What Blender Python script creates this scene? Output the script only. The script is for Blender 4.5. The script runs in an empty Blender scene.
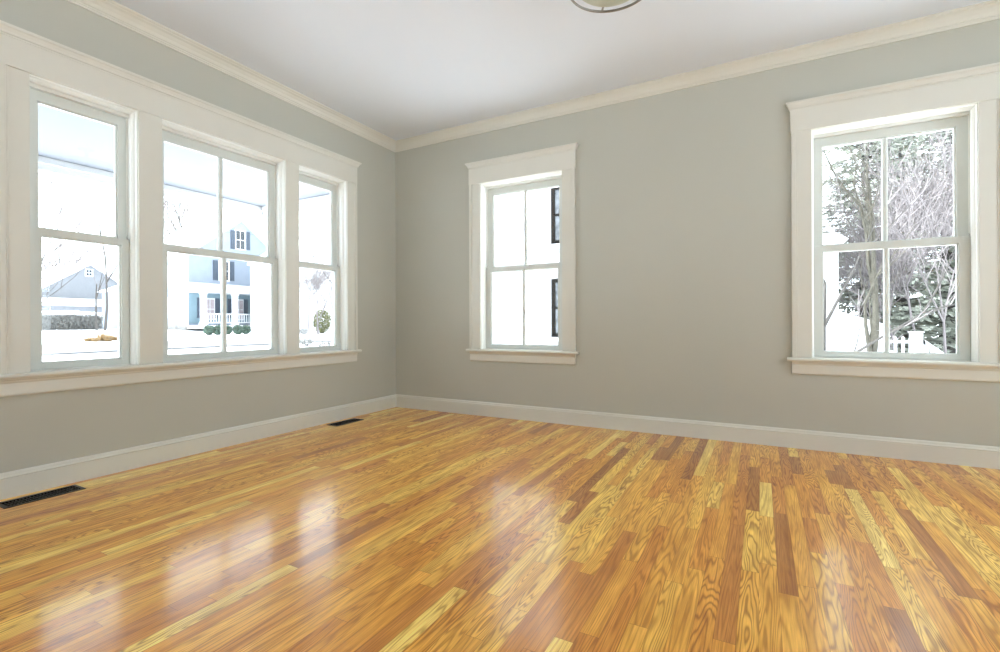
import bpy, bmesh, math, random
from mathutils import Vector, Matrix
R_ = math.radians
C = bpy.context.scene.collection
sc = bpy.context.scene

# ------------------------------------------------------------------ camera
YAW = 0.49607
CAM = Vector((3.43885, -4.00587, 0.9))
FPX, HY = 481.15, 322.27
cam_d = bpy.data.cameras.new('camera'); cam = bpy.data.objects.new('camera', cam_d); C.objects.link(cam)
cam_d.sensor_width = 36; cam_d.sensor_fit = 'HORIZONTAL'; cam_d.lens = FPX*36/1000
cam_d.shift_y = -(326-HY)/1000
cam_d.clip_start = 0.05; cam_d.clip_end = 500
cam.location = CAM
ROLL = -0.00377
cam.rotation_euler = (Matrix.Rotation(YAW, 3, 'Z') @ Matrix.Rotation(math.pi/2, 3, 'X') @ Matrix.Rotation(ROLL, 3, 'Z')).to_euler()
sc.camera = cam

# ------------------------------------------------------------------ light
SKY = 4.0
w = bpy.data.worlds.new('overcast_sky'); sc.world = w; w.use_nodes = True
nt = w.node_tree; nt.nodes.clear()
bg = nt.nodes.new('ShaderNodeBackground'); wo = nt.nodes.new('ShaderNodeOutputWorld')
bg.inputs['Color'].default_value = (0.86, 0.93, 1.0, 1); bg.inputs['Strength'].default_value = SKY
nt.links.new(bg.outputs[0], wo.inputs[0])
sd = bpy.data.lights.new('winter_sun', 'SUN'); sd.energy = 19; sd.angle = R_(3); sd.color = (.92, .96, 1)
sun = bpy.data.objects.new('winter_sun', sd); C.objects.link(sun)
sun.rotation_euler = Vector((.80, -.04, -1.12)).to_track_quat('-Z', 'Y').to_euler()
sc.cycles.diffuse_bounces = 6; sc.cycles.max_bounces = 14
sc.view_settings.view_transform = 'Standard'; sc.view_settings.look = 'None'
sc.view_settings.gamma = 1; sc.view_settings.use_curve_mapping = False
sc.view_settings.exposure = 0.15

FW = Vector((-math.sin(YAW), math.cos(YAW), 0)); RT = Vector((math.cos(YAW), math.sin(YAW), 0))
def at_x(px, X):
    "world Y where the sight line through column px meets the plane x = X"
    d = FW*FPX + RT*(px-500); t = (X-CAM.x)/d.x
    return CAM.y + t*d.y
def at_y(px, Y):
    d = FW*FPX + RT*(px-500); t = (Y-CAM.y)/d.y
    return CAM.x + t*d.x

# ------------------------------------------------------------------ materials
def mat(name, col, rough=0.6, spec=0.5, metal=0.0, noise=0.0, nscale=8, bump=0.0, bscale=60):
    m = bpy.data.materials.new(name); m.use_nodes = True
    n = m.node_tree.nodes; l = m.node_tree.links; b = n['Principled BSDF']
    b.inputs['Base Color'].default_value = (*col, 1); b.inputs['Roughness'].default_value = rough
    b.inputs['Metallic'].default_value = metal; b.inputs['Specular IOR Level'].default_value = spec
    tc = n.new('ShaderNodeTexCoord')
    nz = n.new('ShaderNodeTexNoise'); nz.inputs['Scale'].default_value = nscale; nz.inputs['Detail'].default_value = 4
    l.new(tc.outputs['Object'], nz.inputs['Vector'])
    mr = n.new('ShaderNodeMapRange'); l.new(nz.outputs['Fac'], mr.inputs['Value'])
    mr.inputs['From Min'].default_value = .3; mr.inputs['From Max'].default_value = .7
    mr.inputs['To Min'].default_value = 1-noise; mr.inputs['To Max'].default_value = 1+noise
    mx = n.new('ShaderNodeVectorMath'); mx.operation = 'SCALE'; mx.inputs[0].default_value = col
    l.new(mr.outputs[0], mx.inputs['Scale']); l.new(mx.outputs[0], b.inputs['Base Color'])
    if bump:
        n2 = n.new('ShaderNodeTexNoise'); n2.inputs['Scale'].default_value = bscale; n2.inputs['Detail'].default_value = 3
        l.new(tc.outputs['Object'], n2.inputs['Vector'])
        bp = n.new('ShaderNodeBump'); bp.inputs['Strength'].default_value = bump; bp.inputs['Distance'].default_value = .002
        l.new(n2.outputs['Fac'], bp.inputs['Height']); l.new(bp.outputs[0], b.inputs['Normal'])
    return m

M = {
 'wall': mat('greige_wall_paint', (.512, .51, .447), .75, .3, noise=.015, nscale=1.2, bump=.15, bscale=220),
 'ceil': mat('ceiling_paint', (.755, .80, .86), .85, .2, noise=.01, nscale=1.0),
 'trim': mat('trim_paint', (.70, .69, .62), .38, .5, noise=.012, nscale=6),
 'jamb': mat('daylit_jamb_paint', (.88, .89, .85), .35, .5, noise=.01, nscale=6),  # lighter than the trim: daylight on the reveals is put into the colour
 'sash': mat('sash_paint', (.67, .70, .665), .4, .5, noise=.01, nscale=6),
 'black': mat('black_painted_metal', (.012, .010, .009), .45, .5, noise=.1, nscale=30),
 'pit': mat('dark_duct', (.01, .009, .008), .9, .1),
 'nickel': mat('brushed_nickel', (.30, .29, .265), .3, .5, metal=1, noise=.05, nscale=60),
 'frost': mat('frosted_glass_bowl', (.47, .48, .37), .35, .5, noise=.02, nscale=10),
 'snow': mat('snow', (.86, .87, .9), .8, .2, noise=.04, nscale=.6),
 'deck': mat('porch_deck_boards', (.30, .30, .31), .7, .3, noise=.1, nscale=3),
 'road': mat('wet_road', (.115, .118, .125), .7, .3, noise=.12, nscale=.8),
 'porchblue': mat('porch_ceiling_paint', (.20, .215, .24), .6, .3, noise=.02, nscale=1),
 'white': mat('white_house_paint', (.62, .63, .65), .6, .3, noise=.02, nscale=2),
 'blue': mat('pale_blue_siding', (.25, .29, .35), .7, .3, noise=.04, nscale=2),
 'teal': mat('shaded_teal_porch_wall', (.17, .25, .29), .7, .3, noise=.04, nscale=2),  # teal wall, its darker tone is the porch's shade put into the colour
 'shutter': mat('slate_shutter_paint', (.055, .075, .105), .6, .4, noise=.1, nscale=4),
 'grey': mat('grey_siding', (.21, .22, .235), .7, .3, noise=.05, nscale=2),
 'found': mat('foundation', (.22, .21, .2), .85, .2, noise=.1, nscale=3),
 'darkglass': mat('dark_window_glass', (.035, .045, .055), .15, .5, noise=.2, nscale=3),
 'paleglass': mat('painted_reflection_glass', (.11, .12, .13), .12, .5, noise=.6, nscale=5),  # branches reflected in the panes are painted in as mottled grey
 'curtain': mat('pinkish_curtain', (.40, .34, .35), .8, .2, noise=.1, nscale=4),
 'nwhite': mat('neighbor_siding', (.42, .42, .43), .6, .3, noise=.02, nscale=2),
 'hedge': mat('twiggy_hedge', (.19, .19, .18), .9, .1, noise=.4, nscale=6),
 'straw': mat('dry_straw_grass', (.30, .21, .11), .9, .1, noise=.3, nscale=8),
 'green': mat('evergreen_bush', (.13, .15, .075), .8, .2, noise=.4, nscale=5),
 'olive': mat('yellow_green_leaves', (.15, .155, .065), .8, .2, noise=.4, nscale=3),
 'lowgreen': mat('low_green_shrub', (.075, .115, .09), .8, .2, noise=.4, nscale=4),
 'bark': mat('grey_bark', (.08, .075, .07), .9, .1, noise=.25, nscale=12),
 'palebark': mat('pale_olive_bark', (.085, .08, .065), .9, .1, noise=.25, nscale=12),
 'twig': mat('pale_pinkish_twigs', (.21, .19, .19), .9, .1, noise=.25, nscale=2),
 'needle': mat('spruce_needles', (.37, .39, .335), .8, .2, noise=.3, nscale=3),
 'wire': mat('utility_wire', (.1, .1, .1), .6, .3),
}
# window glass: clear with a fresnel mirror sheen
g = bpy.data.materials.new('window_glass'); g.use_nodes = True; n = g.node_tree.nodes; l = g.node_tree.links; n.clear()
o = n.new('ShaderNodeOutputMaterial'); mx = n.new('ShaderNodeMixShader'); tr = n.new('ShaderNodeBsdfTransparent')
gl = n.new('ShaderNodeBsdfGlossy'); lw = n.new('ShaderNodeLayerWeight'); lw.inputs['Blend'].default_value = .5
pw = n.new('ShaderNodeMath'); pw.operation = 'POWER'; pw.inputs[1].default_value = 5; l.new(lw.outputs['Facing'], pw.inputs[0])
fr = n.new('ShaderNodeMath'); fr.operation = 'MULTIPLY_ADD'; fr.inputs[1].default_value = .9; fr.inputs[2].default_value = .04; l.new(pw.outputs[0], fr.inputs[0])
tr.inputs['Color'].default_value = (.97, .985, .98, 1); gl.inputs['Roughness'].default_value = .01
l.new(fr.outputs[0], mx.inputs[0]); l.new(tr.outputs[0], mx.inputs[1]); l.new(gl.outputs[0], mx.inputs[2]); l.new(mx.outputs[0], o.inputs[0])
M['glass'] = g

def oak_floor():
    m = bpy.data.materials.new('oak_strip_floor'); m.use_nodes = True
    N = m.node_tree.nodes; L = m.node_tree.links; b = N['Principled BSDF']
    def nd(t, **k):
        x = N.new('ShaderNode'+t)
        for a, v in k.items(): setattr(x, a, v)
        return x
    def inp(x, i, v):
        if isinstance(v, (int, float)): x.inputs[i].default_value = v
        elif isinstance(v, tuple): x.inputs[i].default_value = v
        else: L.new(v, x.inputs[i])
    def math_(op, a, b_=0.0, c=None):
        x = nd('Math', operation=op); inp(x, 0, a); inp(x, 1, b_)
        if c is not None: inp(x, 2, c)
        return x.outputs[0]
    tc = nd('TexCoord'); sp = nd('SeparateXYZ'); L.new(tc.outputs['Object'], sp.inputs[0])
    X, Y = sp.outputs['X'], sp.outputs['Y']
    W = 0.0572
    xr = math_('DIVIDE', X, W); row = math_('FLOOR', xr)
    w1 = nd('TexWhiteNoise', noise_dimensions='1D'); inp(w1, 'W', row)
    s1 = nd('SeparateColor'); L.new(w1.outputs['Color'], s1.inputs[0])
    ln = math_('MULTIPLY_ADD', s1.outputs[0], 1.3, 1.0)
    yo = math_('MULTIPLY_ADD', s1.outputs[1], 7.0, Y)
    yy = math_('DIVIDE', yo, ln)
    # vary the joints within a row
    nz = nd('TexNoise', noise_dimensions='2D'); cv = nd('CombineXYZ'); inp(cv, 0, math_('MULTIPLY', row, 7.3)); inp(cv, 1, math_('MULTIPLY', Y, .0)); L.new(cv.outputs[0], nz.inputs['Vector'])
    col = math_('FLOOR', yy)
    # split some long boards in two: second-level random
    c2 = nd('CombineXYZ'); inp(c2, 0, row); inp(c2, 1, col)
    w2 = nd('TexWhiteNoise', noise_dimensions='2D'); L.new(c2.outputs[0], w2.inputs['Vector'])
    s2 = nd('SeparateColor'); L.new(w2.outputs['Color'], s2.inputs[0])
    frc = math_('FRACT', yy)
    cut = math_('MULTIPLY_ADD', s2.outputs[1], .6, .2)
    half = math_('GREATER_THAN', frc, cut)
    c3 = nd('CombineXYZ'); inp(c3, 0, row); inp(c3, 1, col); inp(c3, 2, math_('MULTIPLY', half, 5.7))
    w3 = nd('TexWhiteNoise', noise_dimensions='3D'); L.new(c3.outputs[0], w3.inputs['Vector'])
    s3 = nd('SeparateColor'); L.new(w3.outputs['Color'], s3.inputs[0])
    r1, r2, r3 = s3.outputs[0], s3.outputs[1], s3.outputs[2]
    ramp = nd('ValToRGB'); L.new(r1, ramp.inputs[0]); cr = ramp.color_ramp
    stops = FLOOR_STOPS
    cr.elements[0].position = stops[0][0]; cr.elements[0].color = (*stops[0][1], 1)
    cr.elements[1].position = stops[-1][0]; cr.elements[1].color = (*stops[-1][1], 1)
    for p, c in stops[1:-1]:
        e = cr.elements.new(p); e.color = (*c, 1)
    # grain coordinates shifted per board
    gx = math_('ADD', X, math_('MULTIPLY', r2, 31.0)); gy = math_('ADD', Y, math_('MULTIPLY', r3, 57.0))
    gc = nd('CombineXYZ'); inp(gc, 0, math_('MULTIPLY', gx, 13.0)); inp(gc, 1, math_('MULTIPLY', gy, math_('MULTIPLY_ADD', r2, 1.4, .25))); inp(gc, 2, math_('MULTIPLY', r1, 9.0))
    n1 = nd('TexNoise'); L.new(gc.outputs[0], n1.inputs['Vector']); inp(n1, 'Scale', 1.0); inp(n1, 'Detail', 2.0); inp(n1, 'Roughness', .45)
    # contour rings of the slow noise = cathedral grain
    rings = math_('SINE', math_('MULTIPLY', n1.outputs['Fac'], math_('MULTIPLY_ADD', r3, 90.0, 95.0)))
    rings = math_('MULTIPLY_ADD', rings, .5, .5); rings = math_('POWER', rings, 2.6)
    fc = nd('CombineXYZ'); inp(fc, 0, math_('MULTIPLY', gx, 240.0)); inp(fc, 1, math_('MULTIPLY', gy, 9.0))
    n2 = nd('TexNoise'); L.new(fc.outputs[0], n2.inputs['Vector']); inp(n2, 'Scale', 1.0); inp(n2, 'Detail', 3.0)
    pc = nd('CombineXYZ'); inp(pc, 0, math_('MULTIPLY', gx, 22.0)); inp(pc, 1, math_('MULTIPLY', gy, 2.5))
    n3 = nd('TexNoise'); L.new(pc.outputs[0], n3.inputs['Vector']); inp(n3, 'Scale', 1.0); inp(n3, 'Detail', 5.0)
    v = math_('SUBTRACT', 1.0, math_('MULTIPLY', rings, math_('MULTIPLY_ADD', r2, .34, .26)))
    v = math_('MULTIPLY', v, math_('MULTIPLY_ADD', n2.outputs['Fac'], 1.0, .52))
    v = math_('MULTIPLY', v, math_('MULTIPLY_ADD', n3.outputs['Fac'], 1.3, .38))
    # rare mineral streaks / knots
    kn = nd('TexNoise'); kc = nd('CombineXYZ'); inp(kc, 0, math_('MULTIPLY', gx, 14.0)); inp(kc, 1, math_('MULTIPLY', gy, 4.0)); L.new(kc.outputs[0], kn.inputs['Vector']); inp(kn, 'Scale', 1.0); inp(kn, 'Detail', 1.0)
    kk = nd('MapRange'); L.new(kn.outputs['Fac'], kk.inputs[0]); kk.inputs[1].default_value = .71; kk.inputs[2].default_value = .80; kk.inputs[3].default_value = 1; kk.inputs[4].default_value = .45
    v = math_('MULTIPLY', v, kk.outputs[0])
    # joints between boards
    fx = math_('FRACT', xr); e = math_('MINIMUM', fx, math_('SUBTRACT', 1.0, fx))
    ex = nd('MapRange'); L.new(e, ex.inputs[0]); ex.inputs[1].default_value = 0; ex.inputs[2].default_value = .022; ex.inputs[3].default_value = .45; ex.inputs[4].default_value = 1
    d1 = math_('MULTIPLY', math_('MINIMUM', frc, math_('SUBTRACT', 1.0, frc)), ln)
    d2 = math_('MULTIPLY', math_('ABSOLUTE', math_('SUBTRACT', frc, cut)), ln)
    dd = math_('MINIMUM', d1, d2)
    ey = nd('MapRange'); L.new(dd, ey.inputs[0]); ey.inputs[1].default_value = 0; ey.inputs[2].default_value = .0015; ey.inputs[3].default_value = .4; ey.inputs[4].default_value = 1
    v = math_('MULTIPLY', v, math_('MULTIPLY', ex.outputs[0], ey.outputs[0]))
    cc = nd('CombineXYZ'); v = math_('MULTIPLY', v, 1.09)
    inp(cc, 0, math_('POWER', v, .8)); inp(cc, 1, math_('POWER', v, 1.15)); inp(cc, 2, math_('POWER', v, 1.7))
    sv = nd('VectorMath', operation='MULTIPLY'); L.new(ramp.outputs[0], sv.inputs[0]); L.new(cc.outputs[0], sv.inputs[1])
    # grain lines are redder than the wood between them
    gm = nd('Gamma'); L.new(sv.outputs[0], gm.inputs[0]); gm.inputs[1].default_value = 1.0
    L.new(gm.outputs[0], b.inputs['Base Color'])
    b.inputs['Roughness'].default_value = .42; b.inputs['Specular IOR Level'].default_value = .15
    b.inputs['Coat Weight'].default_value = 1.0; b.inputs['Coat IOR'].default_value = 1.35
    b.inputs['Coat Roughness'].default_value = .16
    bp = nd('Bump'); bp.inputs['Strength'].default_value = .12; bp.inputs['Distance'].default_value = .001
    L.new(v, bp.inputs['Height']); L.new(bp.outputs[0], b.inputs['Normal'])
    # lacquer waves a little from board to board
    wv = nd('TexNoise'); wc = nd('CombineXYZ'); inp(wc, 0, math_('MULTIPLY', X, 18.0)); inp(wc, 1, math_('MULTIPLY', Y, 5.0)); L.new(wc.outputs[0], wv.inputs['Vector']); inp(wv, 'Scale', 1.0)
    b2 = nd('Bump'); b2.inputs['Strength'].default_value = .25; b2.inputs['Distance'].default_value = .0012
    L.new(wv.outputs['Fac'], b2.inputs['Height']); L.new(b2.outputs[0], b.inputs['Coat Normal'])
    return m
FLOOR_STOPS = [(0.0, (.38, .14, .022)), (.05, (.56, .215, .034)), (.16, (.69, .28, .038)), (.45, (.76, .355, .048)), (.72, (.82, .42, .064)), (.9, (.87, .53, .10)), (1.0, (.91, .63, .16))]
M['oak'] = oak_floor()

# ------------------------------------------------------------------ mesh helpers
def box(bm, a, b, bev=0.0):
    (x0, y0, z0), (x1, y1, z1) = a, b
    x0, x1 = sorted((x0, x1)); y0, y1 = sorted((y0, y1)); z0, z1 = sorted((z0, z1))
    v = [bm.verts.new(p) for p in ((x0,y0,z0),(x1,y0,z0),(x1,y1,z0),(x0,y1,z0),(x0,y0,z1),(x1,y0,z1),(x1,y1,z1),(x0,y1,z1))]
    fs = [bm.faces.new([v[i] for i in q]) for q in ((0,3,2,1),(4,5,6,7),(0,1,5,4),(1,2,6,5),(2,3,7,6),(3,0,4,7))]
    if bev:
        es = {e for f in fs for e in f.edges}
        bmesh.ops.bevel(bm, geom=list(es), offset=bev, segments=2, affect='EDGES', profile=.5)
def prism(bm, pts, ext):
    "closed polygon pts extruded by vector ext"
    ext = Vector(ext)
    a = [bm.verts.new(Vector(p)) for p in pts]; b = [bm.verts.new(Vector(p)+ext) for p in pts]
    bm.faces.new(a); bm.faces.new(b[::-1])
    for i in range(len(a)):
        j = (i+1) % len(a); bm.faces.new((a[i], b[i], b[j], a[j]))
def tube(bm, p, q, r0, r1=None, k=6, caps=True):
    p = Vector(p); q = Vector(q); r1 = r0 if r1 is None else r1
    d = (q-p); 
    if d.length < 1e-6: return
    d.normalize(); u = d.orthogonal().normalized(); v = d.cross(u)
    A = [bm.verts.new(p+(u*math.cos(2*math.pi*i/k)+v*math.sin(2*math.pi*i/k))*r0) for i in range(k)]
    B = [bm.verts.new(q+(u*math.cos(2*math.pi*i/k)+v*math.sin(2*math.pi*i/k))*r1) for i in range(k)]
    for i in range(k): bm.faces.new((A[i], A[(i+1)%k], B[(i+1)%k], B[i]))
    if caps: bm.faces.new(A[::-1]); bm.faces.new(B)
def lathe(bm, prof, c, k=64):
    rings = []
    for r, z in prof:
        if r < 1e-5: rings.append([bm.verts.new((c[0], c[1], z))])
        else: rings.append([bm.verts.new((c[0]+r*math.cos(2*math.pi*i/k), c[1]+r*math.sin(2*math.pi*i/k), z)) for i in range(k)])
    for a, b in zip(rings, rings[1:]):
        for i in range(k):
            j = (i+1) % k
            if len(a) == 1: bm.faces.new((a[0], b[j], b[i]))
            elif len(b) == 1: bm.faces.new((a[i], a[j], b[0]))
            else: bm.faces.new((a[i], a[j], b[j], b[i]))
def tag(o, label=None, cat=None, group=None, kind=None):
    if label: o['label'] = label
    if cat: o['category'] = cat
    if group: o['group'] = group
    if kind: o['kind'] = kind
    return o
def thing(name, loc, label=None, cat=None, group=None, kind=None):
    o = bpy.data.objects.new(name, None); C.objects.link(o); o.location = loc; o.empty_display_size = .1
    return tag(o, label, cat, group, kind)
def root_loc(o):
    s = Vector((0,0,0))
    while o is not None: s += o.location; o = o.parent
    return s
def obj(name, bm, material, parent=None, smooth=False, recalc=True):
    "mesh given in world coordinates, linked as ONE object under its parent"
    if recalc: bmesh.ops.recalc_face_normals(bm, faces=bm.faces)
    if parent is None:
        xs = [v.co for v in bm.verts]
        L = Vector(((min(c.x for c in xs)+max(c.x for c in xs))/2, (min(c.y for c in xs)+max(c.y for c in xs))/2, min(c.z for c in xs)))
    else: L = root_loc(parent)
    bmesh.ops.translate(bm, verts=bm.verts, vec=-L)
    me = bpy.data.meshes.new(name); bm.to_mesh(me); bm.free()
    if smooth:
        for p in me.polygons: p.use_smooth = True
    o = bpy.data.objects.new(name, me); C.objects.link(o); me.materials.append(M[material])
    if parent is None: o.location = L
    else: o.parent = parent
    return o
def BM(): return bmesh.new()

# ------------------------------------------------------------------ room dimensions
RX, RY, CH = 6.2, -6.4, 2.81         # right wall x, front wall y, ceiling height
WT = 0.17
Z0, Z1 = 0.642, 2.2375               # stool top, head
# a wall frame maps (u along wall, v into the room, z) to world
FR = {
 'left':  lambda u, v, z: (v, u, z),
 'back':  lambda u, v, z: (u, -v, z),
 'right': lambda u, v, z: (RX - v, u, z),
 'front': lambda u, v, z: (u, RY + v, z),
}
def wbox(bm, wall, u0, u1, v0, v1, z0, z1, bev=0.0):
    f = FR[wall]; box(bm, f(u0, v0, z0), f(u1, v1, z1), bev)
def wprof(bm, wall, u0, u1, prof):
    "profile of (v,z) points run along the wall"
    f = FR[wall]; a = [f(u0, v, z) for v, z in prof]
    e = Vector(f(u1, 0, 0)) - Vector(f(u0, 0, 0)); prism(bm, a, e)

def wall_mesh(wall, ua, ub, holes, z0=0, z1=CH):
    "solid wall with rectangular holes (u0,u1,z0,z1), sorted along u"
    bm = BM(); u = ua
    for (h0, h1, k0, k1) in sorted(holes):
        if h0 > u+1e-6: wbox(bm, wall, u, h0, 0, -WT, z0, z1)
        if k0 > z0: wbox(bm, wall, h0, h1, 0, -WT, z0, k0)
        if k1 < z1: wbox(bm, wall, h0, h1, 0, -WT, k1, z1)
        u = h1
    wbox(bm, wall, u, ub, 0, -WT, z0, z1)
    return bm

LW = [(-2.942, -2.430), (-2.296, -1.368), (-1.240, -0.700)]      # left bank openings
BW = [(1.066, 1.905), (3.755, 4.619)]                            # back wall openings
# unseen windows behind the camera, added and sized to light the room
RW = [(-2.3, -.6), (-4.3, -2.7)]
FWN = [(.9, 2.3)]
G = 0.012
def hole(p, z0=Z0-.02, z1=Z1+G): return (p[0]-G, p[1]+G, z0, z1)
BZ0, BZ1 = .26, 2.5
o = obj('wall_left', wall_mesh('left', RY-WT, WT, [hole(p) for p in LW]), 'wall'); tag(o, kind='structure')
o = obj('wall_back', wall_mesh('back', 0, RX, [hole(p) for p in BW]), 'wall'); tag(o, kind='structure')
o = obj('wall_right', wall_mesh('right', RY-WT, WT, [hole(p, BZ0-.02, BZ1+G) for p in RW]), 'wall'); tag(o, kind='structure')
o = obj('wall_front', wall_mesh('front', 0, RX, [hole(p, BZ0-.02, BZ1+G) for p in FWN]), 'wall'); tag(o, kind='structure')
bm = BM()
VH = [(.082, .188, -3.085, -2.785), (.082, .188, -.992, -.692)]   # floor register openings
box(bm, (-WT, RY-WT, -.12), (.082, WT, 0)); box(bm, (.188, RY-WT, -.12), (RX+WT, WT, 0))
ys = [RY-WT, -3.085, -2.785, -.992, -.692, WT]
for i in (0, 2, 4): box(bm, (.082, ys[i], -.12), (.188, ys[i+1], 0))
box(bm, (.07, -3.1, -.14), (.20, -2.77, -.1201)); box(bm, (.07, -1.01, -.14), (.20, -.67, -.1201))
o = obj('floor', bm, 'oak'); tag(o, kind='structure')
# keep the floor's texture origin at the room corner
Lf = o.location.copy(); o.data.transform(Matrix.Translation(Lf)); o.location = (0, 0, 0)
bm = BM(); box(bm, (-WT, RY-WT, CH), (RX+WT, WT, CH+.15)); o = obj('ceiling', bm, 'ceil'); tag(o, kind='structure')

# baseboards and crown
BASE = [(0,0),(.016,0),(.016,.098),(.0145,.101),(.019,.104),(.019,.110),(.013,.116),(.011,.124),(.006,.131),(0,.133)]
CRN = [(0,CH-.085),(.012,CH-.085),(.014,CH-.076),(.018,CH-.073),(.018,CH-.066),(.024,CH-.062),(.034,CH-.044),(.052,CH-.026),(.066,CH-.018),(.068,CH-.013),(.076,CH-.011),(.082,CH-.006),(.082,CH),(0,CH)]
for wname, a, b in (('left', RY, 0), ('back', 0, RX), ('right', RY, 0), ('front', 0, RX)):
    bm = BM(); wprof(bm, wname, a, b, BASE); tag(obj('baseboard_'+wname, bm, 'trim'), kind='structure')
for i, (wname, a, b) in enumerate((('left', RY, 0), ('back', 0, RX), ('right', RY, 0), ('front', 0, RX))):
    bm = BM(); wprof(bm, wname, a, b, CRN); tag(obj('trim_%d' % (i+1), bm, 'trim'), kind='structure')

# ------------------------------------------------------------------ windows
CAPP = [(0, 0), (.027, 0), (.027, .008), (.034, .012), (.036, .022), (.044, .036), (.052, .042), (.054, .054), (0, .054)]
def header(parent, wall, u0, u1, z, zt):
    bm = BM(); wbox(bm, wall, u0-.006, u1+.006, 0, .025, z, zt-.054, .002); obj('header_board', bm, 'trim', parent)
    # cap moulding, mitred back to the wall at both ends
    bm = BM(); f = FR[wall]; prof = [(v, zt-.054+h) for v, h in CAPP]
    A = [bm.verts.new(f(u0-.006-max(v-.027, 0)-(.0 if v == 0 else 0), v, z_)) for v, z_ in prof]
    Bv = [bm.verts.new(f(u1+.006+max(v-.027, 0), v, z_)) for v, z_ in prof]
    # returns: the wall-side points follow the flare of the same height
    fl = {}
    for v, z_ in prof: fl[round(z_, 4)] = max(fl.get(round(z_, 4), 0), v)
    A[-1].co = Vector(f(u0-.006-.027, 0, zt)); Bv[-1].co = Vector(f(u1+.006+.027, 0, zt))
    bm.faces.new(A); bm.faces.new(Bv[::-1])
    for i in range(len(A)):
        j = (i+1) % len(A); bm.faces.new((A[i], Bv[i], Bv[j], A[j]))
    obj('header_cap', bm, 'trim', parent)
def side_casing(parent, wall, inner, outer, z0, z1):
    s = 1 if outer > inner else -1
    bm = BM(); wbox(bm, wall, inner, outer-s*.026, 0, .019, z0, z1, .0015)
    wbox(bm, wall, outer-s*.026, outer, 0, .030, z0, z1, .003)
    wbox(bm, wall, outer-s*.036, outer-s*.0262, 0, .023, z0, z1, .002)
    obj('side_casing', bm, 'trim', parent)
def stool(parent, wall, u0, u1, holes, z):
    bm = BM(); f = FR[wall]
    pr = [(0, z-.025), (.043, z-.025), (.049, z-.021), (.052, z-.0125), (.049, z-.004), (.043, z), (0, z)]
    wprof(bm, wall, u0-.03, u1+.03, pr)
    for a, b in holes: wbox(bm, wall, a-.004, b+.004, 0, -.066, z-.018, z)
    obj('stool', bm, 'trim', parent)
    bm = BM(); wprof(bm, wall, u0, u1, [(0, z-.117), (.012, z-.117), (.017, z-.112), (.019, z-.106), (.019, z-.05), (.023, z-.044), (.026, z-.036), (.034, z-.030), (.036, z-.0255), (0, z-.0255)])
    obj('apron', bm, 'trim', parent)
def sash(parent, name, wall, u0, u1, z0, z1, v, glass, muntin):
    "glass = (gu0,gu1,gz0,gz1), v = room-side face"
    T = .04; gu0, gu1, gz0, gz1 = glass
    bm = BM()
    wbox(bm, wall, u0, gu0, v, v-T, z0, z1, .0015); wbox(bm, wall, gu1, u1, v, v-T, z0, z1, .0015)
    wbox(bm, wall, gu0-.001, gu1+.001, v, v-T, z0, gz0, .0015); wbox(bm, wall, gu0-.001, gu1+.001, v, v-T, gz1, z1, .0015)
    # glazing bead
    e = .007
    for q in ((gu0, gu0+e, gz0, gz1), (gu1-e, gu1, gz0, gz1), (gu0, gu1, gz0, gz0+e), (gu0, gu1, gz1-e, gz1)):
        wbox(bm, wall, q[0], q[1], v-.010, v-T+.004, q[2], q[3], .001)
    s = obj(name, bm, 'sash', parent)
    bm = BM(); wbox(bm, wall, gu0+.002, gu1-.002, v-.022, v-.026, gz0+.002, gz1-.002); obj('glass_pane', bm, 'glass', s)
    if muntin:
        c = (gu0+gu1)/2; f = FR[wall]
        bm = BM()
        pts = [(-.016, -.020), (-.013, -.008), (-.005, -.002), (.005, -.002), (.013, -.008), (.016, -.020), (.016, -.036), (-.016, -.036)]
        a = [f(c+p, v+q, gz0+.004) for p, q in pts]; prism(bm, a, (0, 0, gz1-gz0-.008)); obj('muntin', bm, 'sash', s)
    return s
def window_unit(parent, wall, u0, u1, z0, z1, zm, muntin=True):
    "jambs + two sashes inside an opening"
    d = .165
    bm = BM(); jt = .016; j = .004      # jamb face set .004 inside the casing edge
    wbox(bm, wall, u0-G+.001, u0+j, .004, -d, z0, z1+j*0, .001)
    wbox(bm, wall, u1-j, u1+G-.001, .004, -d, z0, z1, .001)
    wbox(bm, wall, u0-G+.001, u1+G-.001, .004, -d, z1-j, z1+G-.001, .001)
    wbox(bm, wall, u0-G+.001, u1+G-.001, -.067, -d-.06, z0-.018, z0+.004, .002)
    # stops at the top and between the sash tracks
    wbox(bm, wall, u0+j, u1-j, -.085, -d, z1-.03, z1-j, .001)
    wbox(bm, wall, u0+j, u0+j+.010, -.1055, -.1075, zm+.04, z1-.02); wbox(bm, wall, u1-j-.010, u1-j, -.1055, -.1075, zm+.04, z1-.02)
    wbox(bm, wall, u0+j, u0+.016, -.149, -d, z0, z1-.03, .001); wbox(bm, wall, u1-.016, u1-j, -.149, -d, z0, z1-.03, .001)
    for q in ((u0+j, 1), (u1-j, -1)):
        f = FR[wall]; prism(bm, [f(q[0], -.022, z0), f(q[0]+q[1]*.006, -.028, z0), f(q[0]+q[1]*.013, -.040, z0), f(q[0]+q[1]*.013, -.062, z0), f(q[0], -.062, z0)], (0, 0, z1-z0-j))
    wprof(bm, wall, u0+j, u1-j, [(-.022, z1-j), (-.028, z1-j-.006), (-.040, z1-j-.013), (-.062, z1-j-.013), (-.062, z1-j)])
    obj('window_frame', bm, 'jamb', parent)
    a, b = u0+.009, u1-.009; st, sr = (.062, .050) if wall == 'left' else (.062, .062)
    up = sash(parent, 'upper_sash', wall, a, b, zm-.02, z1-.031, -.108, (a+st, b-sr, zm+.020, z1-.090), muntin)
    lo = sash(parent, 'lower_sash', wall, a, b, z0+.005, zm+.015, -.066, (a+st, b-sr, z0+.040, zm-.025), muntin)
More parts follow.
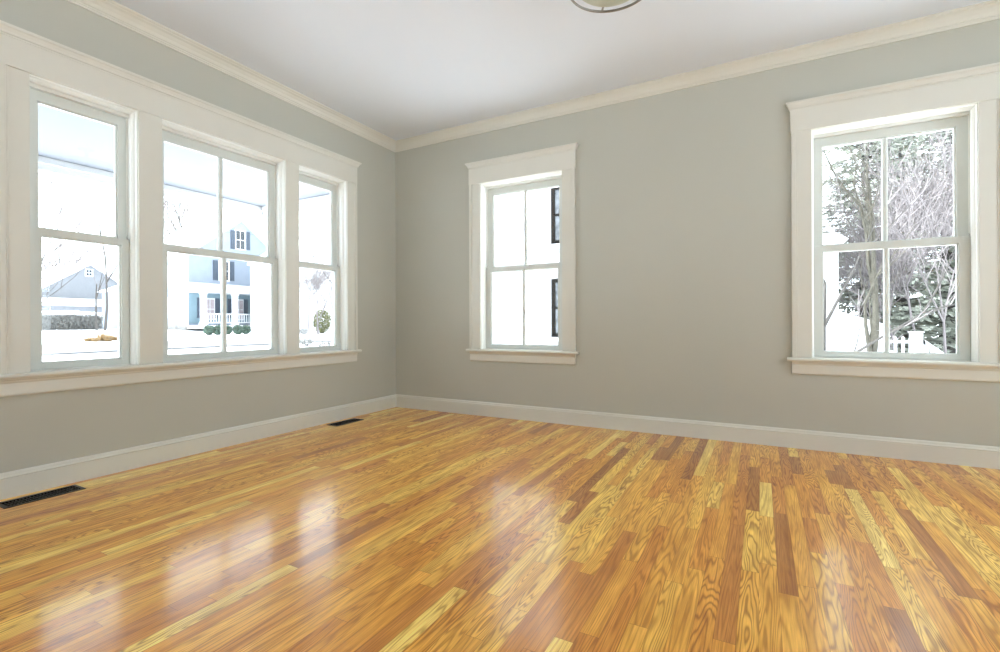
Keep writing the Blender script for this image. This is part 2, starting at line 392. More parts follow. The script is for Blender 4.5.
    # exterior sill/brick mould
ZM = 1.417
k = 0
def wloc(wall, u, z=0): return FR[wall](u, 0, z)
for (a, b), mun in zip(LW, (False, True, False)):
    k += 1; t = thing('window_%d' % k, wloc('left', (a+b)/2, Z0), kind='structure')
    window_unit(t, 'left', a, b, Z0, Z1, ZM, mun)
t = thing('trim_5', wloc('left', -1.82, Z0), kind='structure')
side_casing(t, 'left', LW[0][0], -3.062, Z0, Z1); side_casing(t, 'left', LW[2][1], -.582, Z0, Z1)
for a, b in ((LW[0][1], LW[1][0]), (LW[1][1], LW[2][0])):
    bm = BM(); wbox(bm, 'left', a, b, 0, .019, Z0, Z1, .0015); obj('mullion_casing', bm, 'trim', t)
header(t, 'left', -3.062, -.582, Z1, 2.443); stool(t, 'left', -3.062, -.582, LW, Z0)
for a, b in BW:
    k += 1; t = thing('window_%d' % k, wloc('back', (a+b)/2, Z0), kind='structure')
    window_unit(t, 'back', a, b, Z0, Z1, ZM)
    side_casing(t, 'back', a, a-.119, Z0, Z1); side_casing(t, 'back', b, b+.119, Z0, Z1)
    header(t, 'back', a-.119, b+.119, Z1, 2.443); stool(t, 'back', a-.119, b+.119, [(a, b)], Z0)
for wall, lst in (('right', RW), ('front', FWN)):
    for a, b in lst:
        k += 1; t = thing('window_%d' % k, wloc(wall, (a+b)/2, BZ0), kind='structure')
        window_unit(t, wall, a, b, BZ0, BZ1, (BZ0+BZ1)/2)
        side_casing(t, wall, a, a-.11, BZ0, BZ1); side_casing(t, wall, b, b+.11, BZ0, BZ1)
        header(t, wall, a-.11, b+.11, BZ1, BZ1+.19); stool(t, wall, a-.11, b+.11, [(a, b)], BZ0)

# ------------------------------------------------------------------ floor registers
def register(x0, x1, y0, y1, label):
    t = thing('floor_vent', ((x0+x1)/2, (y0+y1)/2, 0), label, 'vent', 'black floor vents along the left wall')
    bm = BM(); e = .012; h = .0035
    box(bm, (x0-e, y0-e, 0), (x0+.004, y1+e, h), .001); box(bm, (x1-.004, y0-e, 0), (x1+e, y1+e, h), .001)
    box(bm, (x0+.004, y0-e, 0), (x1-.004, y0+.004, h), .001); box(bm, (x0+.004, y1-.004, 0), (x1-.004, y1+e, h), .001)
    obj('frame', bm, 'black', t)
    bm = BM(); nn = 22
    for i in range(nn):
        y = y0+.008+(y1-y0-.016)*i/(nn-1); prism(bm, [(x0+.003, y-.002, .001), (x0+.003, y+.001, .001), (x0+.003, y+.005, -.008), (x0+.003, y+.002, -.008)], (x1-x0-.006, 0, 0))
    for i in (1, 2): xm = x0+(x1-x0)*i/3; box(bm, (xm-.002, y0+.003, -.004), (xm+.002, y1-.003, .002))
    obj('grille', bm, 'black', t)
    bm = BM(); box(bm, (x0+.001, y0+.001, -.03), (x1-.001, y1-.001, -.012))
    for q in ((x0+.0005, x0+.0025, y0+.0005, y1-.0005), (x1-.0025, x1-.0005, y0+.0005, y1-.0005), (x0+.0025, x1-.0025, y0+.0005, y0+.0025), (x0+.0025, x1-.0025, y1-.0025, y1-.0005)): box(bm, (q[0], q[2], -.03), (q[1], q[3], 0))
    obj('damper', bm, 'pit', t)
for (a, b, c, d), lb in zip(VH, ('black slotted metal floor vent set in the oak under the leftmost window', 'black slotted metal floor vent set in the oak nearest the room corner')):
    register(a, b, c, d, lb)

# ------------------------------------------------------------------ ceiling light
H = 2.655-.9; far = CAM + FW*(FPX*H/309.5) + RT*((603-500)/FPX*(FPX*H/309.5))
lc = far - FW*.228
t = thing('ceiling_light', (lc.x, lc.y, CH), 'round flush ceiling light with a thin dark nickel ring around a frosted bowl', 'ceiling light')
bm = BM(); lathe(bm, [(0, CH), (.075, CH), (.078, CH-.012), (.07, CH-.022), (.02, CH-.026), (.014, CH-.09), (0, CH-.09)], lc); obj('canopy', bm, 'nickel', t, True)
bm = BM(); rr = []
K = 12
lathe(bm, [(.222+.006*math.cos(2*math.pi*i/K), 2.655+.007*math.sin(2*math.pi*i/K)) for i in range(K+1)], lc, 96); bmesh.ops.remove_doubles(bm, verts=bm.verts, dist=1e-5); obj('metal_ring', bm, 'nickel', t, True)
bm = BM(); lathe(bm, [(.0, 2.652-.035), (.06, 2.652-.033), (.12, 2.652-.025), (.160, 2.652-.012), (.179, 2.655), (.179, 2.663), (.172, 2.665), (.0, 2.668)], lc, 96); obj('glass_bowl', bm, 'frost', t, True)
bm = BM(); lathe(bm, [(0, 2.668), (.012, 2.668), (.012, CH-.08), (0, CH-.08)], lc, 16); obj('stem', bm, 'nickel', t, True)
for a in (90+math.degrees(YAW), 210+math.degrees(YAW), 330+math.degrees(YAW)):
    dv = Vector((math.cos(R_(a)), math.sin(R_(a)), 0)); c = Vector((lc.x, lc.y, 2.660))
    bm = BM(); tube(bm, c+dv*.180, c+dv*.222, .006, k=8); obj('strut', bm, 'nickel', t)

exec_outside = True
# ================================================================== OUTSIDE
rnd = random.Random(5)
def gz(x, y):
    "snow level"
    if y > 1 and x > -8: return -.6
    s = min(max((-8-x)/28, 0), 1); return -.6+1.05*s
bm = BM(); NX, NY = 60, 40; vs = []
for i in range(NX+1):
    row = []
    for j in range(NY+1):
        x = -90+150*i/NX; y = -50+120*j/NY
        row.append(bm.verts.new((x, y, gz(x, -10 if x < -8 else y)+.03*math.sin(x*1.3+y*.7)*math.cos(y*.9) - (.6 if (-1 < x < RX+1 and RY-1 < y < 1) else 0))))
    vs.append(row)
for i in range(NX):
    for j in range(NY): bm.faces.new((vs[i][j], vs[i+1][j], vs[i+1][j+1], vs[i][j+1]))
o = obj('snowy_ground', bm, 'snow', None, True); tag(o, 'snow covered ground outside the windows', 'snow', kind='structure')
bm = BM()
pr = [(-23, gz(-23, 0)+.07), (-18.5, gz(-18.5, 0)+.07), (-18.5, gz(-18.5, 0)-.1), (-23, gz(-23, 0)-.1)]
prism(bm, [(x, -40, z) for x, z in pr], (0, 100, 0)); o = obj('street', bm, 'road'); tag(o, 'ploughed grey street beyond the left windows', 'road', kind='structure')

# own porch outside the left wall
PX, PZ, PY = -2.35, 2.31, .10
bm = BM(); box(bm, (-WT, -7, PZ+.12), (PX, PY, PZ+.2)); box(bm, (-WT, -7.2, PZ+.21), (PX-.3, PY+.3, PZ+.4))
o = obj('porch_ceiling', bm, 'porchblue'); tag(o, 'pale grey blue porch ceiling outside the left windows', 'porch ceiling', kind='structure')
bm = BM(); box(bm, (PX, -7, PZ), (PX-.14, PY+.14, PZ+.2), .01); box(bm, (PX+.04, -7, PZ+.06), (PX, PY-.001, PZ+.119), .005)
box(bm, (PX, PY, PZ), (-WT-.01, PY+.14, PZ+.2), .01); box(bm, (PX+.04, PY-.04, PZ+.06), (-WT-.01, PY, PZ+.119), .005)
o = obj('porch_beam', bm, 'white'); tag(o, 'white porch beam along the edge of the porch ceiling', 'beam', kind='structure')
bm = BM(); box(bm, (-WT-.01, -7, -.12), (PX-.2, PY+.14, -.06)); 
for i in range(19): box(bm, (-WT-.01-.12*i, -7, -.06), (-WT-.12-.12*i, PY+.14, -.045))
for yy in (-6.8, -4.6, -.1+PY): box(bm, (PX-.02, yy-.06, -1.3), (PX-.14, yy+.06, -.12))
o = obj('porch_floor', bm, 'deck'); tag(o, 'grey board porch floor', 'porch floor', kind='structure')  # unseen deck, added to cut the snow's bounce onto the porch ceiling

def house_window(parent, x, y, z, w_, h, face, curtain=False, frame='white', glassm='darkglass'):
    "window on a facade; face '+x' or '-y'"
    d = .05
    def bb(u0, u1, v0, v1, z0, z1, bm):
        if face == '+x': box(bm, (x+v0, y+u0, z0), (x+v1, y+u1, z1))
        else: box(bm, (x+u0, y-v1, z0), (x+u1, y-v0, z1))
    bm = BM(); e = .1
    bb(-w_/2-e, -w_/2, 0, d, z-e, z+h+e, bm); bb(w_/2, w_/2+e, 0, d, z-e, z+h+e, bm)
    bb(-w_/2, w_/2, 0, d, z-e, z, bm); bb(-w_/2, w_/2, 0, d, z+h, z+h+e, bm); bb(-w_/2, w_/2, .0, .03, z+h/2-.03, z+h/2+.03, bm); bb(-.02, .02, 0, .03, z, z+h, bm)
    f = obj('window_frame', bm, frame, parent)
    bm = BM(); bb(-w_/2, w_/2, 0, .015, z, z+h, bm); obj('window_pane', bm, glassm, f)
    return f
def shutter(parent, y, z, w_, h, X, m='shutter'):
    bm = BM(); box(bm, (X, y-w_/2, z), (X+.06, y+w_/2, z+h))
    for i in range(int(h/.12)): box(bm, (X+.06, y-w_/2+.05, z+.05+i*.12), (X+.075, y+w_/2-.05, z+.12+i*.12))
    return obj('shutter', bm, m, parent)
def gable_body(bm, x0, x1, y0, y1, z0, ze, zp):
    prism(bm, [(x1, y0, z0), (x1, y1, z0), (x1, y1, ze), (x1, (y0+y1)/2, zp), (x1, y0, ze)], (x0-x1, 0, 0))
def gable_roof(bm, x0, x1, y0, y1, ze, zp, over=.35, th=.22):
    ym = (y0+y1)/2; s = (zp-ze)/(ym-y0)
    a = [(x1+over, y0-over, ze-s*over), (x1+over, ym, zp), (x1+over, y1+over, ze-s*over), (x1+over, y1+over, ze-s*over+th), (x1+over, ym, zp+th*1.2), (x1+over, y0-over, ze-s*over+th)]
    prism(bm, a, (x0-x1-2*over, 0, 0))

# --- pale blue house across the street
HX = -34; y0, y1 = at_x(187, HX), 24.8; zb = .42
zsc = lambda px, py, X: CAM.z + (HY-py)*((X-CAM.x)/((FW*FPX+RT*(px-500)).x))
t = thing('blue_house', (HX, (y0+y1)/2, zb), 'pale blue gabled house with slate shutters and a columned front porch across the street', 'house')
bm = BM(); gable_body(bm, HX-8, HX, y0, y1, zb+.3, 6.05, 9.3); 
for i in range(28): z = zb+.5+i*.2; box(bm, (HX, y0, z), (HX+.02, y1, z+.015))
obj('wall', bm, 'blue', t)
bm = BM(); box(bm, (HX-8.02, y0-.02, zb-.6), (HX+.02, y1+.02, zb+.3)); obj('foundation', bm, 'found', t)
bm = BM(); gable_roof(bm, HX-8, HX, y0, y1, 6.05, 9.3); obj('roof', bm, 'snow', t)
bm = BM(); box(bm, (HX-.02, y0-.06, zb+.3), (HX+.04, y0+.10, 6.0)); obj('corner_board', bm, 'white', t)
yw = at_x(240.5, HX); f = house_window(t, HX, yw, zsc(240, 248, HX), .75, 1.45, '+x'); s1 = shutter(t, at_x(233, HX), zsc(233, 248, HX), .36, 1.5, HX); s2 = shutter(t, at_x(248, HX), zsc(248, 249, HX), .36, 1.5, HX)
yw = at_x(224, HX); house_window(t, HX, yw, zsc(224, 279, HX), .7, 1.45, '+x'); shutter(t, at_x(215.5, HX), zsc(215, 279, HX), .38, 1.55, HX); shutter(t, at_x(232, HX), zsc(232, 280, HX), .36, 1.55, HX)
for (px, za, hh) in ((172, 3.9, 1.3), (172, 1.4, 1.4)):
    house_window(t, at_y(px, y0), y0, za, .8, hh, '-y', glassm='blue')
# porch of the blue house
PD = HX+1.9; yp0 = y0+.0
bm = BM(); prism(bm, [(PD+.3, yp0-.2, 3.2), (PD+.3, yp0-.2, 3.45), (HX+.02, yp0-.2, 4.0), (HX+.02, yp0-.2, 3.2)], (0, y1-yp0+.3, 0)); obj('porch_roof', bm, 'white', t)
bm = BM(); box(bm, (HX+.03, y0+.12, zb+.5), (HX+.06, y1, 3.19)); obj('porch_wall', bm, 'teal', t)
bm = BM(); box(bm, (HX, yp0, zb+.1), (PD+.1, y1, zb+.35)); obj('porch_floor', bm, 'white', t)
for px in (203.5, 235, 268):
    yc = at_x(px, PD); bm = BM(); box(bm, (PD-.16, yc-.16, zb+.35), (PD+.16, yc+.16, 3.2)); box(bm, (PD-.21, yc-.21, zb+.35), (PD+.21, yc+.21, zb+.55)); box(bm, (PD-.21, yc-.21, 3.05), (PD+.21, yc+.21, 3.2)); obj('column', bm, 'white', t)
bm = BM(); ya, yb = at_x(205, PD), at_x(268, PD)
box(bm, (PD-.04, ya, 1.55), (PD+.04, yb, 1.64)); box(bm, (PD-.04, ya, .90), (PD+.04, yb, .98))
q = ya
while q < yb: box(bm, (PD-.02, q, .98), (PD+.02, q+.06, 1.55)); q += .2
obj('railing', bm, 'white', t)
for px in (199, 216.5, 229.5, 245): shutter(t, at_x(px, HX), 1.3, .36, 1.55, HX+.06)
for px in (209.5, 239): 
    f = house_window(t, HX+.06, at_x(px, HX), 1.25, .62, 1.5, '+x', glassm='curtain')
bm = BM(); box(bm, (HX-12.5, y0-.2, zb-.3), (HX-8, y1-3, 3.6)); obj('rear_wing', bm, 'blue', t)
bm = BM(); prism(bm, [(HX-12.8, y0-.55, 3.6), (HX-12.8, y1-2.8, 3.6), (HX-12.8, (y0+y1)/2-1.6, 5.0)], (4.9, 0, 0)); obj('wing_roof', bm, 'snow', t)

# --- white house further right
t = thing('white_house', (-30, 23, .4), 'white house with a snowy roof right of the blue house', 'house')
bm = BM(); gable_body(bm, -31.5, -28.5, 19.7, 27, -.2, 5.6, 7.8); obj('wall', bm, 'white', t)
bm = BM(); gable_roof(bm, -31.3, -28.5, 19.9, 27, 5.6, 7.8); obj('roof', bm, 'snow', t)
house_window(t, -28.5, at_x(315, -28.5), zsc(315, 289, -28.5), .7, 1.1, '+x', glassm='grey')

# --- grey gabled house seen through the leftmost window
GX = -52; yc = at_x(90, GX)
t = thing('grey_house', (GX, yc, .4), 'grey gabled house with a small dark attic window behind the hedge', 'house')
bm = BM(); gable_body(bm, GX-8, GX, yc-4.6, yc+4.6, -.2, 3.25, 6.45)
for i in range(30): z = .5+i*.2; hw = 4.55 if z < 3.25 else max(.1, 4.55*(6.45-z)/3.2); box(bm, (GX, yc-hw, z), (GX+.025, yc+hw, z+.02))
obj('wall', bm, 'grey', t)
bm = BM(); gable_roof(bm, GX-8, GX, yc-4.6, yc+4.6, 3.25, 6.45); obj('roof', bm, 'snow', t)
house_window(t, GX+.02, at_x(89, GX), zsc(89, 274, GX), .42, .52, '+x')
bm = BM(); box(bm, (GX+.05, yc-6.2, .2), (GX+2.6, yc+2.0, 2.45)); obj('garage_wing', bm, 'grey', t)
bm = BM(); prism(bm, [(GX+.05, yc-6.4, 3.0), (GX+2.9, yc-6.4, 2.45), (GX+2.9, yc-6.4, 2.7), (GX+.05, yc-6.4, 3.25)], (0, 8.6, 0)); obj('wing_roof', bm, 'snow', t)

# --- neighbour right behind the small window
NYY = 8.0
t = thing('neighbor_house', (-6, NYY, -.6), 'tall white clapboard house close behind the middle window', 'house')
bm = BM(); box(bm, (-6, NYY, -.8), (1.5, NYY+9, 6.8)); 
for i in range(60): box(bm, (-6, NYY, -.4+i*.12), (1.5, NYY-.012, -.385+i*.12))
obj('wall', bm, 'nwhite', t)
bm = BM(); prism(bm, [(-6.4, NYY-.4, 6.7), (-6.4, NYY+9.4, 6.7), (-6.4, NYY+4.5, 9.6)], (8.3, 0, 0)); obj('roof', bm, 'snow', t)
xw = at_y(552, NYY)+.53
for z, h in ((3.07, 1.35), (.60, 1.35)):
    def bb(u0, u1, v0, v1, a, b_, bm): box(bm, (xw+u0, NYY-v1, a), (xw+u1, NYY-v0, b_))
    house_window(t, xw, NYY, z, .85, h, '-y', frame='pit', glassm='paleglass')
    bm = BM(); bb(-.62, .62, .03, .12, z-.22, z-.1, bm); obj('window_ledge', bm, 'white', t)
xl = at_y(490, NYY)-.32
house_window(t, xl, NYY, .6, .7, 1.35, '-y', glassm='grey')

# --- white shed seen at the left of the right window
t = thing('white_shed', (3.6, 8, -.6), 'white garden shed with a snowy lean-to beyond the right window', 'shed')
sx = at_y(838.5, 8)
bm = BM(); box(bm, (2.6, 8, -.8), (sx, 11, 2.55))
obj('wall', bm, 'white', t)
bm = BM(); prism(bm, [(2.45, 7.8, 2.55), (2.45, 11.2, 2.55), (2.45, 9.5, 2.95)], (sx-2.3, 0, 0)); obj('roof', bm, 'snow', t)
bm = BM(); prism(bm, [(sx, 8, -.7), (sx+.8, 8, -.7), (sx+.8, 8, .82), (sx, 8, 1.1)], (0, 2.4, 0)); obj('lean_to', bm, 'white', t)

# ------------------------------------------------------------------ plants
RMIN = [.0]
def branch(bm, p, d, L, r, depth, rn, spread=.6, up=.12, kids=3, tw=None):
    "recursive bare branching"
    n_ = 3; q = p.copy(); dd = d.copy(); pts = [q.copy()]
    for i in range(n_):
        dd = (dd + Vector((rn.uniform(-1,1), rn.uniform(-1,1), rn.uniform(-.6,1)))*.13 + Vector((0,0,up*.3))).normalized()
        nq = q + dd*L/n_
        tube(bm if (tw is None or depth > 1) else tw, q, nq, max(r*(1-.2*i), RMIN[0]), max(r*(1-.2*(i+1)), RMIN[0]), k=5 if depth > 1 else 3, caps=False)
        q = nq; pts.append(q.copy())
    if depth <= 0: return
    for i in range(kids):
        a = pts[rn.choice((1, 2, 3, 3))]; 
        nd_ = (dd + Vector((rn.uniform(-1,1), rn.uniform(-1,1), rn.uniform(-.5,.8)))*spread*1.4 + Vector((0,0,up))).normalized()
        branch(bm, a, nd_, L*rn.uniform(.55,.8), r*.5, depth-1, rn, spread, up, kids, tw)
def bare_tree(x, y, h, r, label, seed, depth=4, lean=(0,0,1), m1='bark', m2='twig', name='bare_tree', spread=.6, kids=3, group=None, z=None, first=.42, up=.12):
    rn = random.Random(seed); zz = gz(x, y)-.05 if z is None else z
    RMIN[0] = (Vector((x, y, 0))-Vector((CAM.x, CAM.y, 0))).length*.00035
    t = thing(name, (x, y, zz), label, 'tree', group)
    a = BM(); b = BM()
    branch(a, Vector((x, y, zz)), Vector(lean).normalized(), h*first, r, depth, rn, spread, up, kids, b)
    obj('trunk', a, m1, t); obj('twigs', b, m2, t)['kind'] = 'stuff'
    return t
def puff(bm, c, rx, ry, rz, n_, s, rn):
    "cloud of small leaf blades around an ellipsoid"
    for i in range(n_):
        v = Vector((rn.gauss(0,1), rn.gauss(0,1), rn.gauss(0,1))).normalized()*(rn.uniform(.35, 1)**.5)
        p = Vector((c[0]+v.x*rx, c[1]+v.y*ry, c[2]+max(v.z*rz, -rz)))
        u = Vector((rn.uniform(-1,1), rn.uniform(-1,1), rn.uniform(-1,1))).normalized(); w_ = u.orthogonal()
        k_ = s*rn.uniform(.6,1.4)
        bm.faces.new([bm.verts.new(p+q) for q in (u*k_, w_*k_*.5, -u*k_, -w_*k_*.5)])
def bush(name, x, y, rx, ry, h, m, label, seed, n_=1500, s=.05, cat='shrub', group=None, snow=False):
    rn = random.Random(seed); zz = gz(x, y)
    t = thing(name, (x, y, zz), label, cat, group)
    bm = BM(); puff(bm, (x, y, zz+h*.5), rx, ry, h*.5, n_, s, rn); obj('foliage', bm, m, t, recalc=False)
    bm = BM()
    for i in range(14):
        a = rn.uniform(0, 6.28); tube(bm, (x+.1*rx*math.cos(a), y+.1*ry*math.sin(a), zz-.05), (x+.75*rx*math.cos(a), y+.75*ry*math.sin(a), zz+h*rn.uniform(.4,.85)), .015, .005, 4)
    obj('stem', bm, 'bark', t)
    return t
def conifer(x, y, h, rad, label, seed, m='needle', z=None, dens=1.0, group=None):
    rn = random.Random(seed); zz = gz(x, y)-.05 if z is None else z
    t = thing('conifer', (x, y, zz), label, 'tree', group)
    bm = BM(); tube(bm, (x, y, zz), (x, y, zz+h), .02*h, .01, 8); 
    nb = BM(); nlev = int(h*6.5*dens)
    for i in range(nlev):
        f = .08+.9*i/nlev; z_ = zz+h*f; L = rad*(1-f)**.8+.15
        for j in range(6):
            a = rn.uniform(0, 6.28); ll = L*rn.uniform(.65, 1.1); d = Vector((math.cos(a), math.sin(a), -.12+.25*f))
            p = Vector((x, y, z_+rn.uniform(-.1,.1))); e = p+d*ll+Vector((0, 0, .08*ll)); tube(bm, p, e, .018, .006, 4, False)
            ns = max(4, int(ll/.1))
            for s_ in range(ns):
                c = p.lerp(e, .2+.8*(s_+rn.random())/ns); side = rn.choice((-1, 1)); 
                q = c + (Vector((-d.y, d.x, 0))*side*rn.uniform(.08,.32)*(1.3-.6*s_/ns) + d*.16 + Vector((0,0,rn.uniform(-.14,.04))))
                w_ = Vector((rn.uniform(-1,1), rn.uniform(-1,1), rn.uniform(-1,1)))*.042
                nb.faces.new([nb.verts.new(v) for v in (c, c.lerp(q, .5)+w_, q, c.lerp(q, .5)-w_)])
                w2 = (q-c).cross(w_).normalized()*.045
                nb.faces.new([nb.verts.new(v) for v in (c, c.lerp(q, .5)+w2, q, c.lerp(q, .5)-w2)])
    obj('trunk', bm, 'bark', t); obj('needles', nb, m, t, recalc=False)
    return t

# left side
def lp(px, X): return X, at_x(px, X)
x, y = lp(97, -38); bare_tree(x, y, 5.6, .085, 'slender bare sapling in front of the grey house', 3, 3, (0, -.03, 1), kids=2, first=.6)
x, y = lp(105, -35); bare_tree(x, y, 9.0, .09, 'tall thin bare tree right of the sapling by the grey house', 8, 4, (0, -.02, 1), kids=2, first=.55)
x, y = lp(30, -26); bare_tree(x, y, 10.5, .055, 'bare tree whose twigs reach in at the left edge of the leftmost window', 12, 5, (0, .03, 1), spread=.7)
x, y = lp(172, -60); bare_tree(x, y, 18, .22, 'bare tree rising behind the blue house, left one of the pair', 21, 5, (0, 0, 1), first=.5)
x, y = lp(206, -58); bare_tree(x, y, 17.5, .22, 'bare tree rising behind the blue house, right one of the pair', 31, 5, (0, 0, 1), first=.5)
for px0, yy0, X, tr in ((168, 233, -60, 'bare_tree.003'), (196, 229, -58, 'bare_tree.004')):
    par = bpy.data.objects.get(tr); bm = BM(); P = [(px0, yy0), (px0+4, yy0), (px0+7, yy0-2), (px0+11, yy0-6)]
    P = [Vector((X, at_x(a_, X), zsc(a_, b_, X))) for a_, b_ in P]
    for k_ in range(3): tube(bm, P[k_], P[k_+1], .09-.02*k_, .07-.02*k_, 6)
    obj('limb', bm, 'bark', par)
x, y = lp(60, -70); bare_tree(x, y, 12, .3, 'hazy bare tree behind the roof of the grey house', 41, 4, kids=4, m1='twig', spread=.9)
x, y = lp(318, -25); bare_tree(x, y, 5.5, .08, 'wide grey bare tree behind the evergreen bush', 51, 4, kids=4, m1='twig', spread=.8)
x, y = lp(334, -21); bare_tree(x, y, 7, .07, 'bare tree at the right edge of the window nearest the corner', 57, 4, kids=3, first=.5)
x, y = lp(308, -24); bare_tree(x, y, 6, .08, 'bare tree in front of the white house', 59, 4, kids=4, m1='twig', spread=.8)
# hedge
rn = random.Random(2); hx = -40; ya, yb = at_x(34, hx), at_x(101, hx)
t = thing('hedge', (hx, (ya+yb)/2, gz(hx, 0)), 'long clipped twiggy grey hedge topped with snow across the street', 'hedge')
bm = BM(); puff(bm, (hx, (ya+yb)/2, gz(hx, 0)+.55), .5, (yb-ya)/2, .6, 300, .06, rn)
for i in range(5200):
    p = Vector((hx+rn.uniform(-.45,.45), rn.uniform(ya, yb), gz(hx, 0)+rn.uniform(0, 1.1))); u = Vector((rn.uniform(-1,1), rn.uniform(-1,1), rn.uniform(-.5,1.5))).normalized()*.1; v = u.orthogonal()*.2
    bm.faces.new([bm.verts.new(p+q) for q in (u, v, -u, -v)])
obj('foliage', bm, 'hedge', t, recalc=False)
bm = BM()
for i in range(9):
    yy = ya+(yb-ya)*(i+.5)/9; bmesh.ops.create_icosphere(bm, subdivisions=2, radius=1, matrix=Matrix.Translation((hx-.3, yy, gz(hx, 0)+1.12+.1*rn.random())) @ Matrix.Diagonal((.6, .5, .2, 1)))
obj('snow_cap', bm, 'snow', t, True)
for i, px in enumerate((88, 95, 102, 108, 114, 121)):
    x, y = lp(px, -25.5+.4*(i % 2)); rn = random.Random(70+i); zz = gz(x, y)
    lb = ['straw coloured clump of dry grass in the snow, leftmost of the row', 'second straw coloured dry grass clump from the left across the street', 'third straw coloured dry grass clump from the left across the street', 'fourth straw coloured dry grass clump from the left across the street', 'fifth straw coloured dry grass clump from the left across the street', 'straw coloured clump of dry grass in the snow, rightmost of the row'][i]
    bm = BM()
    for j in range(260):
        a = rn.uniform(0, 6.28); l_ = rn.uniform(.15, .35+.25*(i in (2, 3)))*(1 if 0 < i < 5 else .7); b0 = Vector((x+rn.uniform(-.1,.1), y+rn.uniform(-.1,.1), zz-.02)); e = b0+Vector((math.cos(a)*l_*.8, math.sin(a)*l_*.8, l_)); s_ = Vector((-math.sin(a), math.cos(a), 0))*.012
        bm.faces.new([bm.verts.new(v) for v in (b0-s_, b0+s_, e)])
    o = obj('dry_grass_clump', bm, 'straw', None, recalc=False); tag(o, lb, 'grass clump', 'dry grass clumps across the street')
# plants at the blue house porch
for i, px in enumerate((209, 218, 227, 238, 246)):
    x, y = lp(px, HX+6.0+.15*(i%2)); lb = ['low green shrub under the porch railing, nearest the porch corner', 'second low green shrub from the porch corner', 'third low green shrub from the porch corner', 'fourth low green shrub from the porch corner', 'low green shrub under the porch railing, nearest the white house'][i]
    bush('low_shrub', x, y, .26, .30, .62, 'lowgreen', lb, 90+i, 500, .08, group='low shrubs before the blue house porch')
x, y = lp(322, -26.5); t = bush('evergreen_bush', x, y, .66, .75, 1.85, 'olive', 'round yellow green bush in the snow, seen in the window nearest the corner', 101, 1500, .055)
for px, X, lb in ((304, -26, 'small dark shrub poking from the snow left of the green bush'), (306.5, -17, 'low dark shrub in the snow below and left of the green bush'), (325, -14.5, 'low twiggy shrub in the snow in front of the green bush')):
    x, y = lp(px, X); bush('small_shrub', x, y, .3, .35, .42, 'hedge', lb, int(px), 260, .04, group='small dark shrubs in the snow')

# utility wire
bm = BM(); Xw = -26; a = Vector((Xw, at_x(20, Xw), zsc(20, 186, Xw))); b = Vector((Xw, at_x(290, Xw), zsc(290, 236, Xw)))
pa = a
for i in range(1, 25):
    f = i/24; p = a.lerp(b, f); p.z -= .5*math.sin(math.pi*f); tube(bm, pa, p, .012, k=4, caps=False); pa = p
tag(obj('utility_wire', bm, 'wire'), 'thin dark utility wire crossing above the street', 'wire')

# behind the right window
def bp_(px, Y): return at_y(px, Y), Y
x, y = bp_(860, 7.0); bare_tree(x, y, 4.2, .10, 'leaning pale grey tree with forked trunk close to the right window', 7, 4, (.30, .1, 1), m1='palebark', m2='palebark', first=.5, kids=3, name='leaning_tree')
x, y = bp_(862, 6.6); bare_tree(x, y, 2.2, .025, 'thin multi-stemmed sapling left of the leaning tree', 17, 3, (-.15, 0, 1), m1='bark', kids=3)
x, y = bp_(816, 5.6); bare_tree(x, y, 5.2, .06, 'bare tree reaching thin curved branches in at the left of the right window', 23, 4, (.05, 0, 1), m1='bark', spread=.8)
x, y = bp_(866, 14); conifer(x, y, 10.5, 1.9, 'tall dark spruce seen in the left half of the right window', 5)
x, y = bp_(902, 15); conifer(x, y, 9.5, 1.9, 'dark spruce right behind the centre bar of the right window', 6)
x, y = bp_(948, 16); conifer(x, y, 12, 2.3, 'tallest dark spruce, seen in the right half of the right window', 9)
x, y = bp_(1000, 17); conifer(x, y, 11, 2.4, 'dark spruce at the far right edge of the view', 19)
x, y = bp_(941, 10); bush('yellow_bush', x, y, .3, .3, .6, 'olive', 'small yellow green bush in the snow beyond the stair rail', 33, 500, .04)
for i, (px, Y, h_) in enumerate(((900, 11, 6.5), (925, 10.5, 7), (950, 10, 6.5), (975, 11.5, 6.5), (888, 12, 6.0))):
    x, y = bp_(px, Y); lb = ['pinkish grey twiggy tree just right of the centre bar', 'pinkish grey twiggy tree behind the white fence post', 'pinkish grey twiggy tree above the stair rail', 'pinkish grey twiggy tree at the right edge of the right window', 'pinkish grey twiggy tree behind the centre bar of the right window'][i]
    bare_tree(x, y, h_, .038, lb, 200+i*3, 5, (0, 0, 1), m1='twig', m2='twig', spread=.8, kids=4, first=.35, name='twiggy_tree', group='pale twiggy trees behind the fence')

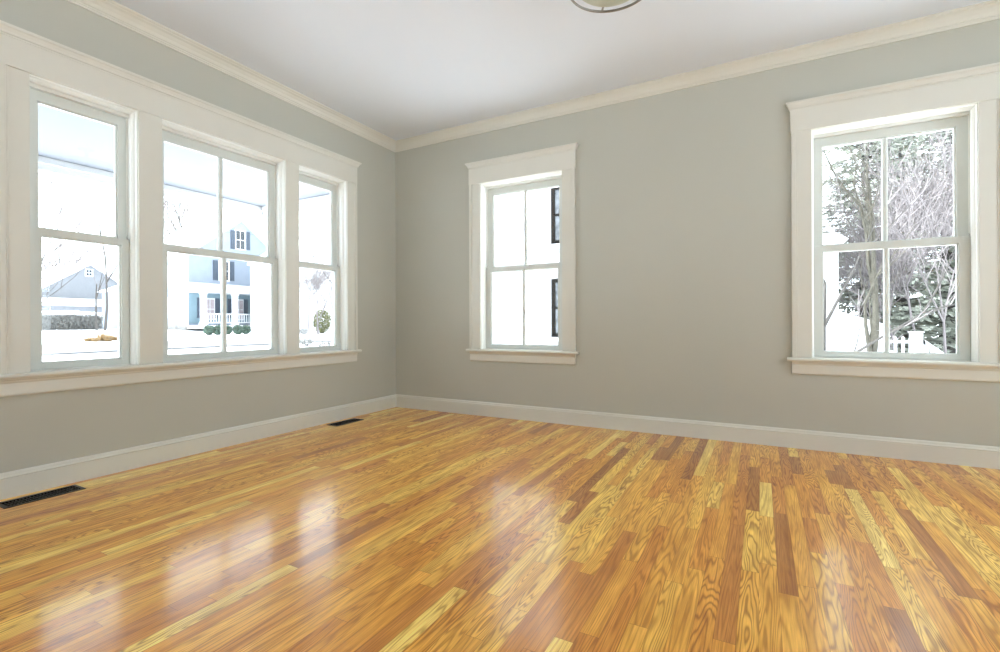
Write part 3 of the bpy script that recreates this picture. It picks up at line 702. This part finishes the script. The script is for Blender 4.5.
# white fence and stair rail
def wp(px, py, Y):
    d = FW*FPX+RT*(px-500); t_ = (Y-CAM.y)/d.y; return Vector((CAM.x+t_*d.x, Y, CAM.z+(HY-py)*t_))
FY = 4.8
p = wp(916, 333, FY)
t = thing('stair_rail', (p.x, p.y, -.6), 'white wooden stair rail with a square post sloping down to the right', 'railing')
bm = BM(); box(bm, (p.x-.062, p.y-.062, -.62), (p.x+.062, p.y+.062, p.z-.02)); box(bm, (p.x-.075, p.y-.075, p.z-.02), (p.x+.075, p.y+.075, p.z), .004); obj('post', bm, 'white', t)
a = wp(921, 339, FY); b = wp(962, 367, FY)
bm = BM(); prism(bm, [a, b, b-Vector((0,0,.07)), a-Vector((0,0,.07))], (0, .05, 0)); prism(bm, [a-Vector((0,0,.6)), b-Vector((0,0,.6)), b-Vector((0,0,.66)), a-Vector((0,0,.66))], (0, .05, 0)); prism(bm, [a, a+Vector((.05,0,-.05)), a+Vector((.05,0,-.7)), a+Vector((0,0,-.66))], (0, .05, 0)); obj('rail', bm, 'white', t)
bm = BM()
for i in range(9):
    c = a.lerp(b, (i+.5)/9); box(bm, (c.x-.015, c.y+.01, c.z-.62), (c.x+.015, c.y+.04, c.z-.03))
obj('picket', bm, 'white', t)['kind'] = 'stuff'
FY2 = 9.5; a = wp(866, 337, FY2); b = wp(911, 337, FY2)
t = thing('picket_fence', ((a.x+b.x)/2, FY2, -.6), 'white picket fence in the snow left of the stair rail post', 'fence')
bm = BM(); box(bm, (a.x, FY2, a.z-.16), (b.x, FY2+.03, a.z-.1)); obj('rail', bm, 'white', t)
bm = BM(); box(bm, (a.x, FY2, -.35), (b.x, FY2+.03, -.28)); obj('rail', bm, 'white', t)
i = a.x
while i < b.x:
    bm = BM(); prism(bm, [(i-.03, FY2-.02, -.6), (i+.03, FY2-.02, -.6), (i+.03, FY2-.02, a.z-.04), (i, FY2-.02, a.z), (i-.03, FY2-.02, a.z-.04)], (0, .02, 0)); obj('picket', bm, 'white', t); i += .13
